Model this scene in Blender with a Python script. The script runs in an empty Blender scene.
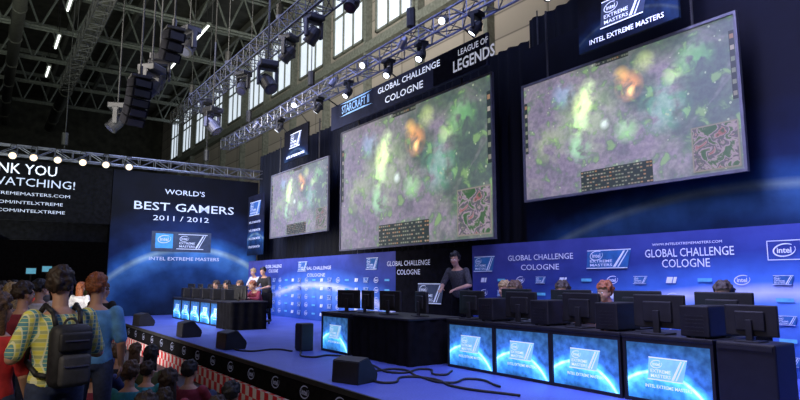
import bpy, bmesh, math, random
from mathutils import Vector, Matrix, noise
random.seed(7)
PI=math.pi
S=bpy.context.scene; C=S.collection
S.view_settings.view_transform='Standard'
# ---------------------------------------------------------------- camera
F=600.0; TH=math.atan(80/600); AL=math.atan(0.7*math.cos(TH)); H=1.8
cd=bpy.data.cameras.new('camera'); cam=bpy.data.objects.new('camera',cd); C.objects.link(cam)
cam.location=(0,0,H); cam.rotation_euler=(PI/2+TH,0,-AL); cd.lens=27; cd.sensor_width=36; S.camera=cam
cd.clip_end=300
RM=cam.rotation_euler.to_matrix()
def ray(px,py): return RM@Vector(((px-400)/F,(200-py)/F,-1))
def onX(px,py,X):
    d=ray(px,py); t=X/d.x; return Vector((X,d.y*t,H+d.z*t))
def onY(px,py,Y):
    d=ray(px,py); t=Y/d.y; return Vector((d.x*t,Y,H+d.z*t))
def onZ(px,py,Z):
    d=ray(px,py); t=(Z-H)/d.z; return Vector((d.x*t,d.y*t,Z))
SZ=0.6   # stage height
# ---------------------------------------------------------------- node helpers
class G:
    def __init__(s,name):
        s.m=bpy.data.materials.new(name); s.m.use_nodes=True; s.t=s.m.node_tree; s.N=s.t.nodes; s.L=s.t.links
        s.b=s.N['Principled BSDF']; s.o=s.N['Material Output']
    def n(s,ty,**k):
        x=s.N.new(ty)
        for a,b in k.items(): setattr(x,a,b)
        return x
    def l(s,a,b): s.L.new(a,b)
    def math(s,op,a,b=None,c=None,clamp=False):
        x=s.n('ShaderNodeMath',operation=op,use_clamp=clamp)
        for i,v in enumerate((a,b,c)):
            if v is None: continue
            if isinstance(v,(int,float)): x.inputs[i].default_value=v
            else: s.l(v,x.inputs[i])
        return x.outputs[0]
    def ramp(s,f,stops):
        x=s.n('ShaderNodeValToRGB'); e=x.color_ramp.elements
        while len(e)>1: e.remove(e[0])
        e[0].position=stops[0][0]; e[0].color=(*stops[0][1],1)
        for p,c in stops[1:]:
            k=e.new(p); k.color=(*c,1)
        s.l(f,x.inputs[0]); return x.outputs[0]
    def mix(s,f,a,b,mode='MIX'):
        x=s.n('ShaderNodeMix',data_type='RGBA',blend_type=mode)
        for i,v in ((0,f),(6,a),(7,b)):
            if isinstance(v,(int,float)): x.inputs[i].default_value=v
            elif isinstance(v,tuple): x.inputs[i].default_value=(*v,1)
            else: s.l(v,x.inputs[i])
        return x.outputs[2]
    def noise(s,vec,scale,detail=3,dist=0):
        x=s.n('ShaderNodeTexNoise'); x.inputs['Scale'].default_value=scale; x.inputs['Detail'].default_value=detail; x.inputs['Distortion'].default_value=dist
        if vec is not None: s.l(vec,x.inputs['Vector'])
        return x.outputs['Fac']
    def coord(s,k='Object'): return s.n('ShaderNodeTexCoord').outputs[k]
    def xyz(s,v):
        x=s.n('ShaderNodeSeparateXYZ'); s.l(v,x.inputs[0]); return x.outputs
    def comb(s,a,b,c=0.0):
        x=s.n('ShaderNodeCombineXYZ')
        for i,v in enumerate((a,b,c)):
            if isinstance(v,(int,float)): x.inputs[i].default_value=v
            else: s.l(v,x.inputs[i])
        return x.outputs[0]
    def dist(s,v,p):
        x=s.n('ShaderNodeVectorMath',operation='DISTANCE'); s.l(v,x.inputs[0]); x.inputs[1].default_value=p; return x.outputs['Value']
def mat(name,col,rough=.6,metal=0,em=None,es=0,var=.25,scale=8,bump=0,sheen=0):
    g=G(name); f=g.noise(g.coord(),scale)
    a=tuple(max(0,c*(1-var)) for c in col); b=tuple(min(1,c*(1+var)) for c in col)
    c=g.ramp(f,[(.3,a),(.7,b)]); g.l(c,g.b.inputs['Base Color'])
    g.b.inputs['Roughness'].default_value=rough; g.b.inputs['Metallic'].default_value=metal
    if em:
        a=tuple(c*.92 for c in em); c2=g.ramp(f,[(.3,a),(.7,em)])
        g.l(c2,g.b.inputs['Emission Color']); g.b.inputs['Emission Strength'].default_value=es
    if bump:
        bp=g.n('ShaderNodeBump'); bp.inputs['Strength'].default_value=bump; g.l(f,bp.inputs['Height']); g.l(bp.outputs[0],g.b.inputs['Normal'])
    return g.m
# ---------------------------------------------------------------- mesh helpers
BASE={}
def thing(name,label,cat,loc=(0,0,0),group=None):
    o=bpy.data.objects.new(name,None); C.objects.link(o); o.location=loc; o['label']=label; o['category']=cat
    o.empty_display_size=.1
    if group: o['group']=group
    BASE[o.name]=Vector(loc); return o
def fin(name,me,m,parent=None,smooth=False,label=None):
    if m is not None and len(me.materials)==0: me.materials.append(m)
    if smooth:
        for p in me.polygons: p.use_smooth=True
    o=bpy.data.objects.new(name,me); C.objects.link(o)
    if parent is not None:
        b=BASE[parent.name]; me.transform(Matrix.Translation(-b)); o.parent=parent; BASE[o.name]=b
    if label: o['label']=label
    return o
def part(name,bm,m,parent=None,smooth=False,label=None):
    me=bpy.data.meshes.new(name); bm.to_mesh(me); bm.free()
    return fin(name,me,m,parent,smooth,label)
def struct(name,bm,m,smooth=False):
    o=part(name,bm,m,None,smooth); o['kind']='structure'; BASE[o.name]=Vector((0,0,0)); return o
def single(name,bm,m,label,cat,group=None,smooth=False,kind=None):
    o=part(name,bm,m,None,smooth); o['label']=label; o['category']=cat; BASE[o.name]=Vector((0,0,0))
    if group: o['group']=group
    if kind: o['kind']=kind
    return o
def B(): return bmesh.new()
def quad(bm,pts,mi=0):
    f=bm.faces.new([bm.verts.new(p) for p in pts]); f.material_index=mi; return f
def qX(bm,X,Y0,Y1,Z0,Z1):   # faces -X
    return quad(bm,[(X,Y1,Z0),(X,Y0,Z0),(X,Y0,Z1),(X,Y1,Z1)])
def qY(bm,Y,X0,X1,Z0,Z1):   # faces -Y
    return quad(bm,[(X0,Y,Z0),(X1,Y,Z0),(X1,Y,Z1),(X0,Y,Z1)])
def box(bm,x0,x1,y0,y1,z0,z1,bev=0,M=None):
    r=bmesh.ops.create_cube(bm,size=1); vs=r['verts']
    for v in vs: v.co=Vector(((x0+x1)/2+v.co.x*(x1-x0),(y0+y1)/2+v.co.y*(y1-y0),(z0+z1)/2+v.co.z*(z1-z0)))
    if M is not None:
        for v in vs: v.co=M@v.co
    if bev:
        es=list({e for v in vs for e in v.link_edges})
        bmesh.ops.bevel(bm,geom=es,offset=bev,segments=2,affect='EDGES',profile=.5)
    return vs
def orient(d):
    d=Vector(d).normalized(); return d.to_track_quat('Z','Y').to_matrix().to_4x4()
def cyl(bm,p0,p1,r0,r1=None,seg=12,caps=True):
    p0=Vector(p0);p1=Vector(p1); r1=r0 if r1 is None else r1; d=p1-p0
    M=Matrix.Translation((p0+p1)/2)@orient(d)
    return bmesh.ops.create_cone(bm,cap_ends=caps,segments=seg,radius1=r0,radius2=r1,depth=d.length,matrix=M)['verts']
def bar(bm,p0,p1,w): return cyl(bm,p0,p1,w*.7,seg=4)
def ell(bm,c,r,M=None,seg=14):
    T=Matrix.Translation(Vector(c))@Matrix.Diagonal((r[0],r[1],r[2],1))
    if M is not None: T=M@T
    return bmesh.ops.create_uvsphere(bm,u_segments=seg,v_segments=max(6,seg*2//3),radius=1,matrix=T)['verts']
def cap(bm,p0,p1,r0,r1,seg=12):
    cyl(bm,p0,p1,r0,r1,seg); ell(bm,p0,(r0,)*3,seg=seg); ell(bm,p1,(r1,)*3,seg=seg)
def loft(bm,rings,n=20):
    L=[]
    for c,rv,fv in rings:
        L.append([bm.verts.new(Vector(c)+Vector(rv)*math.cos(2*PI*i/n)+Vector(fv)*math.sin(2*PI*i/n)) for i in range(n)])
    for a,b in zip(L,L[1:]):
        for i in range(n): bm.faces.new((a[i],a[(i+1)%n],b[(i+1)%n],b[i]))
    bm.faces.new(L[0][::-1]); bm.faces.new(L[-1])
def dup(root,loc=None,rz=None,label=None,scale=None,name=None):
    r=root.copy(); C.objects.link(r)
    if loc is not None: r.location=loc
    if rz is not None: r.rotation_euler=(0,0,rz)
    if scale: r.scale=(scale,)*3
    if label: r['label']=label
    for ch in list(root.children):
        c=ch.copy(); C.objects.link(c); c.parent=r
        for g in ch.children:
            d=g.copy(); C.objects.link(d); d.parent=c
    return r
# ---------------------------------------------------------------- lettering
FX=Matrix(((0,0,-1),(-1,0,0),(0,1,0)))
FY=Matrix(((1,0,0),(0,0,-1),(0,1,0)))
TC={}
def textmesh(s,bold=.012):
    k=(s,bold)
    if k in TC: return TC[k]
    cu=bpy.data.curves.new('t','FONT'); cu.body=s; cu.resolution_u=2; cu.offset=bold; cu.size=1
    ob=bpy.data.objects.new('t',cu); C.objects.link(ob)
    dg=bpy.context.evaluated_depsgraph_get(); me=bpy.data.meshes.new_from_object(ob.evaluated_get(dg))
    bpy.data.objects.remove(ob); bpy.data.curves.remove(cu)
    vs=[Vector(v.co) for v in me.vertices]; fs=[tuple(p.vertices) for p in me.polygons]
    x0=min(v.x for v in vs);x1=max(v.x for v in vs);y0=min(v.y for v in vs);y1=max(v.y for v in vs)
    vs=[((v.x-(x0+x1)/2)/(x1-x0),(v.y-(y0+y1)/2)/(x1-x0)) for v in vs]
    TC[k]=(vs,fs,(y1-y0)/(x1-x0)); bpy.data.meshes.remove(me); return TC[k]
def addtext(bm,s,P,fr,w,h=None,bold=.012,shear=0):
    vs,fs,ar=textmesh(s,bold); sy=w if h is None else h/ar
    bv=[bm.verts.new(Vector(P)+fr@Vector((x*w+shear*y*sy,y*sy,0.0))) for x,y in vs]
    for f in fs:
        try: bm.faces.new([bv[i] for i in f])
        except ValueError: pass
def poly(bm,P,fr,pts):
    bm.faces.new([bm.verts.new(Vector(P)+fr@Vector((x,y,0))) for x,y in pts])
def ring(bm,P,fr,rx,ry,t,a0=0,a1=2*PI,n=28,rot=.25):
    o=[];i_=[]
    for k in range(n+1):
        a=a0+(a1-a0)*k/n; tt=t*(.5+.8*abs(math.sin(a/2)))
        for R,L in ((1,o),(0,i_)):
            x=(rx-(0 if R else tt))*math.cos(a); y=(ry-(0 if R else tt))*math.sin(a)
            L.append(bm.verts.new(Vector(P)+fr@Vector((x*math.cos(rot)-y*math.sin(rot),x*math.sin(rot)+y*math.cos(rot),0))))
    for k in range(n): bm.faces.new((i_[k],o[k],o[k+1],i_[k+1]))
def ovallogo(bm,P,fr,w):
    ring(bm,P,fr,w*.5,w*.31,w*.05,.7,2*PI+.3,rot=.15)
    addtext(bm,'intel',P,fr,w*.62,bold=.02)
def badge(bw,bd,P,fr,w,h,mark='EXTREME MASTERS'):
    off=fr@Vector((0,0,.004)); s=h*.25
    poly(bd,P,fr,[(-w/2,-h/2),(w/2-s,-h/2),(w/2,h/2),(-w/2+s*.4,h/2)][::1])
    t=h*.045; Q=Vector(P)+off
    poly(bw,Q,fr,[(-w/2,-h/2),(w/2-s,-h/2),(w/2-s,-h/2+t),(-w/2,-h/2+t)])
    poly(bw,Q,fr,[(-w/2+s*.4,h/2-t),(w/2,h/2-t),(w/2,h/2),(-w/2+s*.4,h/2)])
    poly(bw,Q,fr,[(w*.1,-h*.42),(w*.16,-h*.42),(w*.38,h*.42),(w*.34,h*.42)])
    poly(bw,Q,fr,[(w*.2,-h*.42),(w*.23,-h*.42),(w*.45,h*.42),(w*.43,h*.42)])
    ovallogo(bw,Q+fr@Vector((-w*.26,h*.2,0)),fr,w*.3)
    a,b=mark.split(' ')
    addtext(bw,a,Q+fr@Vector((-w*.16,-h*.1,0)),fr,w*.5,h*.14,bold=.01)
    addtext(bw,b,Q+fr@Vector((-w*.16,-h*.31,0)),fr,w*.5,h*.14,bold=.01)
# ---------------------------------------------------------------- materials
def planet(name,ua,aspect,cx,cy,R,k=1.6,emis=0,gain=1.0,base=(.01,.012,.03),tint=(1,1,1),nz=(.45,1.25),deep=1.0):
    g=G(name); x=g.xyz(g.coord('Generated')); u=x[1] if ua=='y' else x[0]
    if ua=='y': u=g.math('SUBTRACT',1.0,u)
    p=g.comb(g.math('MULTIPLY',u,aspect),x[2]); d=g.dist(p,(cx,cy,0))
    t=g.math('MULTIPLY_ADD',g.math('SUBTRACT',d,R),k,.5,clamp=True)
    T=lambda c:tuple(a*b*gain for a,b in zip(c,tint))
    c=g.ramp(t,[(0,T((.01*deep,.03*deep,.10*deep))),(.3,T((.03*deep,.12*deep,.38*deep))),(.46,T((.12,.38,.9))),(.5,T((.55,.85,1.0))),(.54,T((.06,.25,.75))),(.66,T((.02*deep,.05*deep,.2*deep))),(1,base)])
    n_=g.noise(p,7,6); nn=g.ramp(n_,[(.35,(nz[0],nz[0],nz[0]+.03)),(.65,(nz[1],)*3)])
    c=g.mix(1.0,c,nn,'MULTIPLY')
    g.l(c,g.b.inputs['Base Color']); g.b.inputs['Roughness'].default_value=.7
    g.b.inputs['Specular IOR Level'].default_value=.15
    if emis: g.l(c,g.b.inputs['Emission Color']); g.b.inputs['Emission Strength'].default_value=emis
    return g.m
M={}
M['black']=mat('black satin',(.008,.008,.011),.5,var=.4)
M['blackmatte']=mat('black matte',(.005,.005,.007),.95,var=.5)
M['blackmatte'].node_tree.nodes['Principled BSDF'].inputs['Specular IOR Level'].default_value=.1
M['casing']=mat('dark plastic casing',(.012,.012,.015),.5,var=.3)
M['frame']=mat('grey screen border',(.10,.10,.12),.6,var=.2)
M['alu']=mat('aluminium truss',(.25,.26,.32),.35,.8,var=.2)
M['darkalu']=mat('dark painted steel',(.04,.04,.04),.5,.5)
M['beam']=mat('roof steel pale',(.25,.27,.24),.6,.1)
M['purlin']=mat('roof purlin',(.13,.13,.11),.7)
M['roof']=mat('roof sheet dark',(.045,.044,.036),.9,var=.5,scale=1.5)
M['white']=mat('white print',(.62,.67,.86),.6,em=(.7,.75,1),es=.17,var=.05)  # slight emission in the print stands in for light falling on it
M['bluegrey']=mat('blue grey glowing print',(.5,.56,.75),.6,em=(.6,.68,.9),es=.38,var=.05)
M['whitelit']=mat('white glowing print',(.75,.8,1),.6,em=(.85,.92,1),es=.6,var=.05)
M['greyprint']=mat('grey print',(.25,.28,.45),.6,em=(.4,.45,.8),es=.06,var=.05)  # faint glow put into the printed colour, no lamp behind it
M['plate']=mat('blue badge plate',(.02,.09,.3),.5,em=(.02,.12,.42),es=.3,var=.3)  # plate has a weak glow of its own in place of lighting
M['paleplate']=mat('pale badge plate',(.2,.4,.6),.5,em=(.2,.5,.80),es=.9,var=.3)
M['dimplate']=mat('dim badge plate',(.03,.045,.09),.5,em=(.04,.06,.12),es=.3,var=.3)  # dim emission added so the printed plate looks lit
M['lens']=mat('lit lamp lens',(.9,.9,1),.2,em=(.85,.9,1),es=6,var=.02)
M['warmlens']=mat('warm lamp lens',(1,.7,.35),.2,em=(1,.60,.28),es=2.6,var=.02)
M['glass']=mat('dark lens glass',(.03,.03,.06),.1,var=.2)
M['rubber']=mat('black cable rubber',(.01,.01,.01),.6)
# ---------------------------------------------------------------- setting
g=G('hall floor'); f=g.noise(g.coord(),1.2,5); g.l(g.ramp(f,[(.3,(.015,.015,.018)),(.7,(.04,.038,.04))]),g.b.inputs['Base Color']); g.b.inputs['Roughness'].default_value=.6
bm=B(); quad(bm,[(-30,-12,0),(14,-12,0),(14,62,0),(-30,62,0)]); struct('floor',bm,g.m)
bm=B(); quad(bm,[(-30,-12,18),(-30,62,18),(14,62,18),(14,-12,18)]); struct('ceiling',bm,M['roof'])
g=G('clad wall'); x=g.xyz(g.coord()); w=g.math('FRACT',g.math('MULTIPLY',x[2],1.1)); v=g.math('FRACT',g.math('MULTIPLY',x[1],.25))
c=g.ramp(w,[(0,(.14,.13,.12)),(.05,(.42,.38,.34)),(.95,(.50,.45,.40)),(1,(.16,.15,.14))])
c=g.mix(1.0,c,g.ramp(v,[(0,(.35,.35,.35)),(.03,(1,1,1)),(1,(.9,.9,.9))]),'MULTIPLY')
g.l(c,g.b.inputs['Base Color']); g.b.inputs['Roughness'].default_value=.7
bm=B(); box(bm,14,14.3,-12,62,0,18); struct('wall_right',bm,g.m)
bm=B(); box(bm,-30,14,62,62.3,0,18); struct('wall_far',bm,M['roof'])
pane=mat('daylight pane',(.7,.75,.8),.3,em=(.68,.77,.88),es=1.0,var=.08,scale=.6)
for i in range(13):
    y=7+i*4
    bm=B()
    for a,b in ((y,y+.12),(y+.95,y+1.03),(y+1.9,y+1.98),(y+2.85,y+2.97)): box(bm,13.86,14,a,b,12.9,16.9)
    for a in (12.9,14.9,16.8): box(bm,13.86,14,y,y+2.97,a,a+.1)
    o=struct('window_%d'%(i+1),bm,M['beam'])
    bm=B(); qX(bm,13.93,y+.1,y+2.9,12.95,16.85); p=part('pane',bm,pane,o)
bm=B(); box(bm,13.6,14,-12,62,12.1,12.5); struct('trim_1',bm,M['beam'])
for i in range(14):
    y=2.4+i*4
    bm=B(); box(bm,13.65,14,y+.02,y+.22,0,18); struct('trim_%d'%(i+2),bm,M['beam'])
for i in range(9):
    y=10+i*5.5; t=thing('roof_truss','pale steel roof truss spanning the hall, number %d counted from the camera'%(i+1),'roof truss',(-8,y,18),'roof trusses')
    bm=B()
    for z in (15.7,17.9):
        for dy in (-.2,.2): bar(bm,(-28,y+dy,z),(13.9,y+dy,z),.12)
    part('chord',bm,M['beam'],t)
    bm=B(); n=24
    for k in range(n):
        a=-28+k*41.9/n; b=a+41.9/n; m_=(a+b)/2
        bar(bm,(a,y,15.7),(m_,y,17.9),.08); bar(bm,(m_,y,17.9),(b,y,15.7),.08)
    part('web_bracing',bm,M['beam'],t)
for i in range(9):
    x=-12+i*3.1
    bm=B(); box(bm,x-.1,x+.1,-10,61,17.55,17.98)
    single('roof_purlin',bm,M['purlin'],'dark roof beam running the length of the hall, number %d from the window wall'%(9-i),'roof beam','roof beams')
for i,(x,r) in enumerate(((0.6,.3),(4.0,.38))):
    bm=B(); cyl(bm,(x,4,15.1),(x,60,15.1),r,seg=16)
    for k in range(12): cyl(bm,(x,6+k*4.6,15.1),(x,6.12+k*4.6,15.1),r+.04,seg=16)
    for k in range(6): cyl(bm,(x,8+k*9,15.1),(x,8+k*9,17.98),.03,seg=5)
    single('ventilation_duct',bm,M['purlin'],('slimmer round air duct under the roof above the audience','thicker round air duct under the roof above the stage side')[i],'air duct',smooth=True)
tl=None
tubem=mat('tube light',(.9,.9,.85),.3,em=(.9,.95,.9),es=3.0,var=.03)
for i in range(6):
    for xx in (2.6,9.0):
        lab='lit tube lamp under the roof in the %s row, number %d from camera'%('window side' if xx>5 else 'middle',i+1)
        if tl is None:
            tl=thing('tube_lamp',lab,'ceiling lamp',(0,0,0),'tube lamps under the roof')
            bm=B(); box(bm,-.12,.12,-1.2,1.2,.08,.2); part('housing',bm,M['beam'],tl)
            bm=B(); cyl(bm,(0,-1.1,.04),(0,1.1,.04),.05); part('tube',bm,tubem,tl)
            for yy in (-.8,.8):
                bm=B(); cyl(bm,(0,yy,.2),(0,yy,2.79),.02,seg=5); part('hanger',bm,M['darkalu'],tl)
            tl.location=(xx,14+i*6,15.2)
        else: dup(tl,(xx,14+i*6,15.2),0,lab)
# ---------------------------------------------------------------- stage
SX=3.4; SY0,SY1=-2.0,22.0
t=thing('stage','long low stage with a blue violet carpet and black logo skirt','stage',(6,10,0))
g=G('blue stage carpet'); f=g.noise(g.coord(),40,4); f2=g.noise(g.coord(),.8,3)
c=g.mix(1.0,g.ramp(f,[(.3,(.065,.10,.42)),(.7,(.11,.155,.55))]),g.ramp(f2,[(.3,(.7,.7,.75)),(.7,(1.1,1.1,1.1))]),'MULTIPLY')
g.l(c,g.b.inputs['Base Color']); g.b.inputs['Roughness'].default_value=.5
bm=B(); box(bm,SX,8.9,SY0,SY1,SZ-.04,SZ); part('deck',bm,g.m,t)
bm=B(); box(bm,SX+.02,8.9,SY0+.02,SY1-.02,0,SZ-.04); part('skirt',bm,M['blackmatte'],t)
bm=B(); box(bm,SX-.03,SX,SY0,SY1,SZ-.05,SZ+.012); part('edge_trim',bm,M['darkalu'],t)
bm=B(); 
for i in range(22):
    y=2.5+i*.9
    ovallogo(bm,(SX-.0+.012,y,.42),FX,.26)
part('printed_logos',bm,M['greyprint'],t)
g=G('red white checker'); ck=g.n('ShaderNodeTexChecker'); ck.inputs['Scale'].default_value=7; g.l(g.coord(),ck.inputs[0])
ck.inputs[1].default_value=(.75,.02,.03,1); ck.inputs[2].default_value=(.85,.78,.78,1); g.l(ck.outputs[0],g.b.inputs['Base Color'])
bm=B(); box(bm,SX-.1,SX-.05,3,21.5,.0,.286); single('kick_board',bm,g.m,'red and white checkered board along the foot of the stage','board')
# ---------------------------------------------------------------- drapes
g=G('black drape'); f=g.noise(g.coord(),.5,2); g.l(g.ramp(f,[(.35,(.003,.004,.007)),(.62,(.006,.008,.018)),(.75,(.010,.018,.05))]),g.b.inputs['Base Color']); g.b.inputs['Roughness'].default_value=.8; g.b.inputs['Specular IOR Level'].default_value=.2  # blue sheen of stage light put into the black cloth colour
drape=g.m
def curtain(y0,y1,z0,z1,X,label,amp=.035,wl=.3):
    bm=B(); n=int((y1-y0)/wl*6); prev=None
    for i in range(n+1):
        y=y0+(y1-y0)*i/n; xx=X+amp*math.sin(2*PI*i/6)+amp*.5*math.sin(i*.37)
        a=bm.verts.new((xx,y,z0)); b=bm.verts.new((xx,y,z1))
        if prev: bm.faces.new((a,prev[0],prev[1],b))
        prev=(a,b)
    return single('stage_drape',bm,drape,label,'curtain','black drapes behind the stage screens',smooth=True)
curtain(14.7,22.1,SZ,6.6,8.72,'pleated black drape behind the small far screen')
curtain(8.0,14.7,SZ,6.6,8.72,'pleated black drape behind the big middle screen')
curtain(-2,8.0,SZ,7.0,8.72,'pleated black drape behind the near right screen')
t=thing('planet_banner','dark cloth with blue planet glow hanging behind the near right screen','banner',(8.5,3.2,2.5))
bm=B(); box(bm,8.5,8.54,-1.9,8.0,2.45,6.3); part('cloth',bm,planet('planet cloth','y',2.5,1.0,-2.0,2.16,k=1.6,gain=.24,base=(.002,.003,.010),nz=(.6,1.2)),t)
for yy in (-1.5,3,7.6):
    bm=B(); cyl(bm,(8.52,yy,6.28),(8.52,yy,7.0),.015,seg=5); part('hanging_wire',bm,M['darkalu'],t)
# ---------------------------------------------------------------- backdrop walls
bright=planet('blue backdrop print','y',4.6,2.6,-5.2,5.75,k=.55,gain=.95,base=(.095,.105,.40),tint=(1.15,.8,.92),nz=(.88,1.1),deep=1.5)
cbad=mat('cyan sponsor print',(.1,.35,.6),.6,em=(.1,.5,.8),es=.2)  # print given some emission to look lit
def steprepeat(bw,bg,bc,X,ys,zs,sz,seed=0):
    k=seed
    for z in zs:
        k+=1
        for y in ys:
            P=(X,y,z); k+=1
            if k%4==0: ovallogo(bw,P,FX,sz*.62)
            elif k%4==1: badge(bw,bg,P,FX,sz*.74,sz*.34)
            elif k%4==2:
                poly(bw,P,FX,[(-sz*.25,-sz*.13),(sz*.02,-sz*.13),(sz*.1,sz*.13),(-sz*.17,sz*.13)])
                poly(bw,P,FX,[(sz*.06,-sz*.13),(sz*.2,-sz*.13),(sz*.28,sz*.13),(sz*.14,sz*.13)])
            else:
                poly(bc,P,FX,[(-sz*.3,-sz*.07),(sz*.3,-sz*.07),(sz*.3,sz*.07),(-sz*.3,sz*.07)])
def wallpanel(name,y0,y1,label,m):
    t=thing(name,label,'backdrop',(8.35,(y0+y1)/2,SZ))
    bm=B(); box(bm,8.3,8.4,y0,y1,SZ+.003,2.5); part('panel',bm,m,t)
    return t
def ttext(parent,s,px0,px1,py,X,m,h=None,bold=.0,name='lettering'):
    a=onX(px0,py,X); b=onX(px1,py,X); pm=(px0+px1)/2; y=(a.y+b.y)/2
    z=onX(pm,py,X).z
    bm=B(); addtext(bm,s,(X,y,z),FX,abs(a.y-b.y),h,bold); return part(name,bm,m,parent)
t=wallpanel('backdrop_wall',-1.5,9.35,'long blue violet logo wall behind the near desks at right',bright)
XL=8.28
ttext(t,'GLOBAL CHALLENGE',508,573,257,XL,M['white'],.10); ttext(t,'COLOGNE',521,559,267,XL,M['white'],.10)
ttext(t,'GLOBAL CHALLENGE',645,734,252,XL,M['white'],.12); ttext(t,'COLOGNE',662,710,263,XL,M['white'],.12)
ttext(t,'WWW.INTELEXTREMEMASTERS.COM',652,722,243,XL,M['white'],.035,.0)
bw=B(); bd=B(); bc=B()
for px,py,w,h in ((484,264,.62,.3),(608,259,.85,.30),):
    badge(bw,bd,onX(px,py,XL),FX,w,h)
P=onX(784,250,XL); ovallogo(bw,P,FX,.27)
for a,b,c_,d in ((-.2,.2,.115,.125),(-.2,.2,-.125,-.115),(-.2,-.19,-.125,.125),(.19,.2,-.125,.125)): poly(bw,P,FX,[(a,c_),(b,c_),(b,d),(a,d)])
for y in (1.3,.2,-.9): badge(bw,bd,(XL,y,2.2),FX,.8,.36)
steprepeat(bw,bd,bc,XL,[9.0-i*.5 for i in range(21)],(1.80,1.55,1.30,1.05,.8),.34)
part('printed_logos',bw,M['white'],t); part('logo_plates',bd,M['plate'],t); part('coloured_logos',bc,cbad,t)
t=wallpanel('backdrop_wall',12.15,22.0,'blue violet logo wall behind the far desks at left',bright)
bw=B();bd=B();bc=B()
ttext(t,'GLOBAL CHALLENGE',301,331,268,XL,M['white'],.10); ttext(t,'COLOGNE',307,325,275,XL,M['white'],.10)
badge(bw,bd,(XL,13.2,2.22),FX,.6,.3); badge(bw,bd,(XL,17.3,2.22),FX,.7,.3); addtext(bw,'GLOBAL CHALLENGE',(XL,19.6,2.27),FX,1.4,.11); addtext(bw,'COLOGNE',(XL,19.6,2.11),FX,.8,.11)
steprepeat(bw,bd,bc,XL,[12.5+i*.5 for i in range(19)],(1.80,1.55,1.30,1.05,.8),.36,1)
part('printed_logos',bw,M['white'],t); part('logo_plates',bd,M['plate'],t); part('coloured_logos',bc,cbad,t)
t=wallpanel('backdrop_wall',9.35,12.15,'black middle section of the stage wall under the big screen',M['blackmatte'])
ttext(t,'GLOBAL CHALLENGE',387,430,263,XL,M['white'],.12); ttext(t,'COLOGNE',397,420,272,XL,M['white'],.12)
bw=B();bd=B(); badge(bw,bd,(XL,10.75,1.5),FX,1.0,.45); part('printed_logos',bw,M['bluegrey'],t); part('logo_plates',bd,M['dimplate'],t)
# ---------------------------------------------------------------- projection screens
g=G('game picture'); x=g.xyz(g.coord('Generated')); u=g.math('SUBTRACT',1.0,x[1]); p=g.comb(g.math('MULTIPLY',u,1.78),x[2])
n1=g.noise(p,2.2,5,.3); n2=g.noise(p,30,5); n3=g.noise(p,10,6,.3); n4=g.noise(p,2.0,3,1.2); n6=g.noise(p,5.0,4,.3)
gp=g.math('MULTIPLY_ADD',g.math('MULTIPLY_ADD',u,1.25,g.math('MULTIPLY',x[2],.4)),.34,g.math('SUBTRACT',n1,.28))
c=g.ramp(gp,[(.34,(.165,.13,.19)),(.50,(.215,.175,.23)),(.57,(.15,.155,.14)),(.63,(.07,.105,.065)),(.74,(.04,.075,.05)),(.85,(.06,.09,.06))])
path=g.math('ABSOLUTE',g.math('SUBTRACT',n4,.5)); pk_=g.ramp(path,[(0,(1,1,1)),(.02,(.7,.7,.7)),(.045,(0,0,0))])
c=g.mix(g.math('MULTIPLY',pk_,.4),c,(.22,.20,.20))
dk=g.ramp(n6,[(.36,(1,1,1)),(.46,(0,0,0))]); c=g.mix(g.math('MULTIPLY',dk,.55),c,(.035,.06,.04))
c=g.mix(1.0,c,g.ramp(n2,[(.3,(.7,.7,.73)),(.5,(1,1,1)),(.7,(1.35,1.38,1.3))]),'MULTIPLY')
bush=g.ramp(n3,[(.53,(0,0,0)),(.60,(1,1,1))]); c=g.mix(g.math('MULTIPLY',bush,.6),c,(.055,.13,.045))
hi=g.ramp(n3,[(.60,(0,0,0)),(.67,(1,1,1))]); c=g.mix(g.math('MULTIPLY',hi,.75),c,(.20,.36,.10))
wisp=g.noise(p,9,6,.5)
for cx,cy,r,col,wd_ in ((.62,.58,.34,(.16,.26,.07),.35),(.61,.70,.13,(.75,.9,.35),.5),(.57,.55,.11,(.45,.7,.3),.6),(.66,.82,.09,(.4,.6,.22),.6),(1.02,.74,.13,(.75,.26,.05),.45),(1.03,.70,.05,(.9,.6,.2),.3),(.96,.84,.08,(.6,.3,.06),.5),(.55,.36,.14,(.08,.34,.12),.7),(1.28,.52,.22,(.02,.20,.12),.6),(.25,.45,.2,(.12,.18,.03),.6),(.98,.42,.12,(.16,.38,.12),.7),(.42,.82,.14,(.08,.18,.28),.6),(1.5,.80,.17,(.08,.26,.06),.8),(1.15,.88,.10,(.35,.42,.12),.6),(.8,.50,.05,(.5,.55,.6),.4),(1.35,.72,.09,(.3,.45,.15),.7)):
    d=g.dist(p,(cx,cy,0)); k=g.math('SUBTRACT',1.0,g.math('DIVIDE',d,r),clamp=True)
    wv=g.math('MULTIPLY_ADD',wisp,9*wd_,1-4.9*wd_,clamp=True); k=g.math('MULTIPLY',g.math('MULTIPLY',k,wv,clamp=True),1.5,clamp=True)
    c=g.mix(k,c,col,'ADD')
vor=g.n('ShaderNodeTexVoronoi'); vor.inputs['Scale'].default_value=16; g.l(p,vor.inputs['Vector'])
sp=g.math('MULTIPLY',g.math('LESS_THAN',vor.outputs['Distance'],.13),g.math('GREATER_THAN',n6,.5)); c=g.mix(g.math('MULTIPLY',sp,.7),c,(.42,.50,.30))
c=g.mix(.06,c,(.6,.62,.75))  # pale haze over the picture, mixed into its colour
g.b.inputs['Base Color'].default_value=(.05,.05,.06,1); g.l(c,g.b.inputs['Emission Color']); g.b.inputs['Emission Strength'].default_value=1.12; g.b.inputs['Roughness'].default_value=.8
game=g.m
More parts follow.
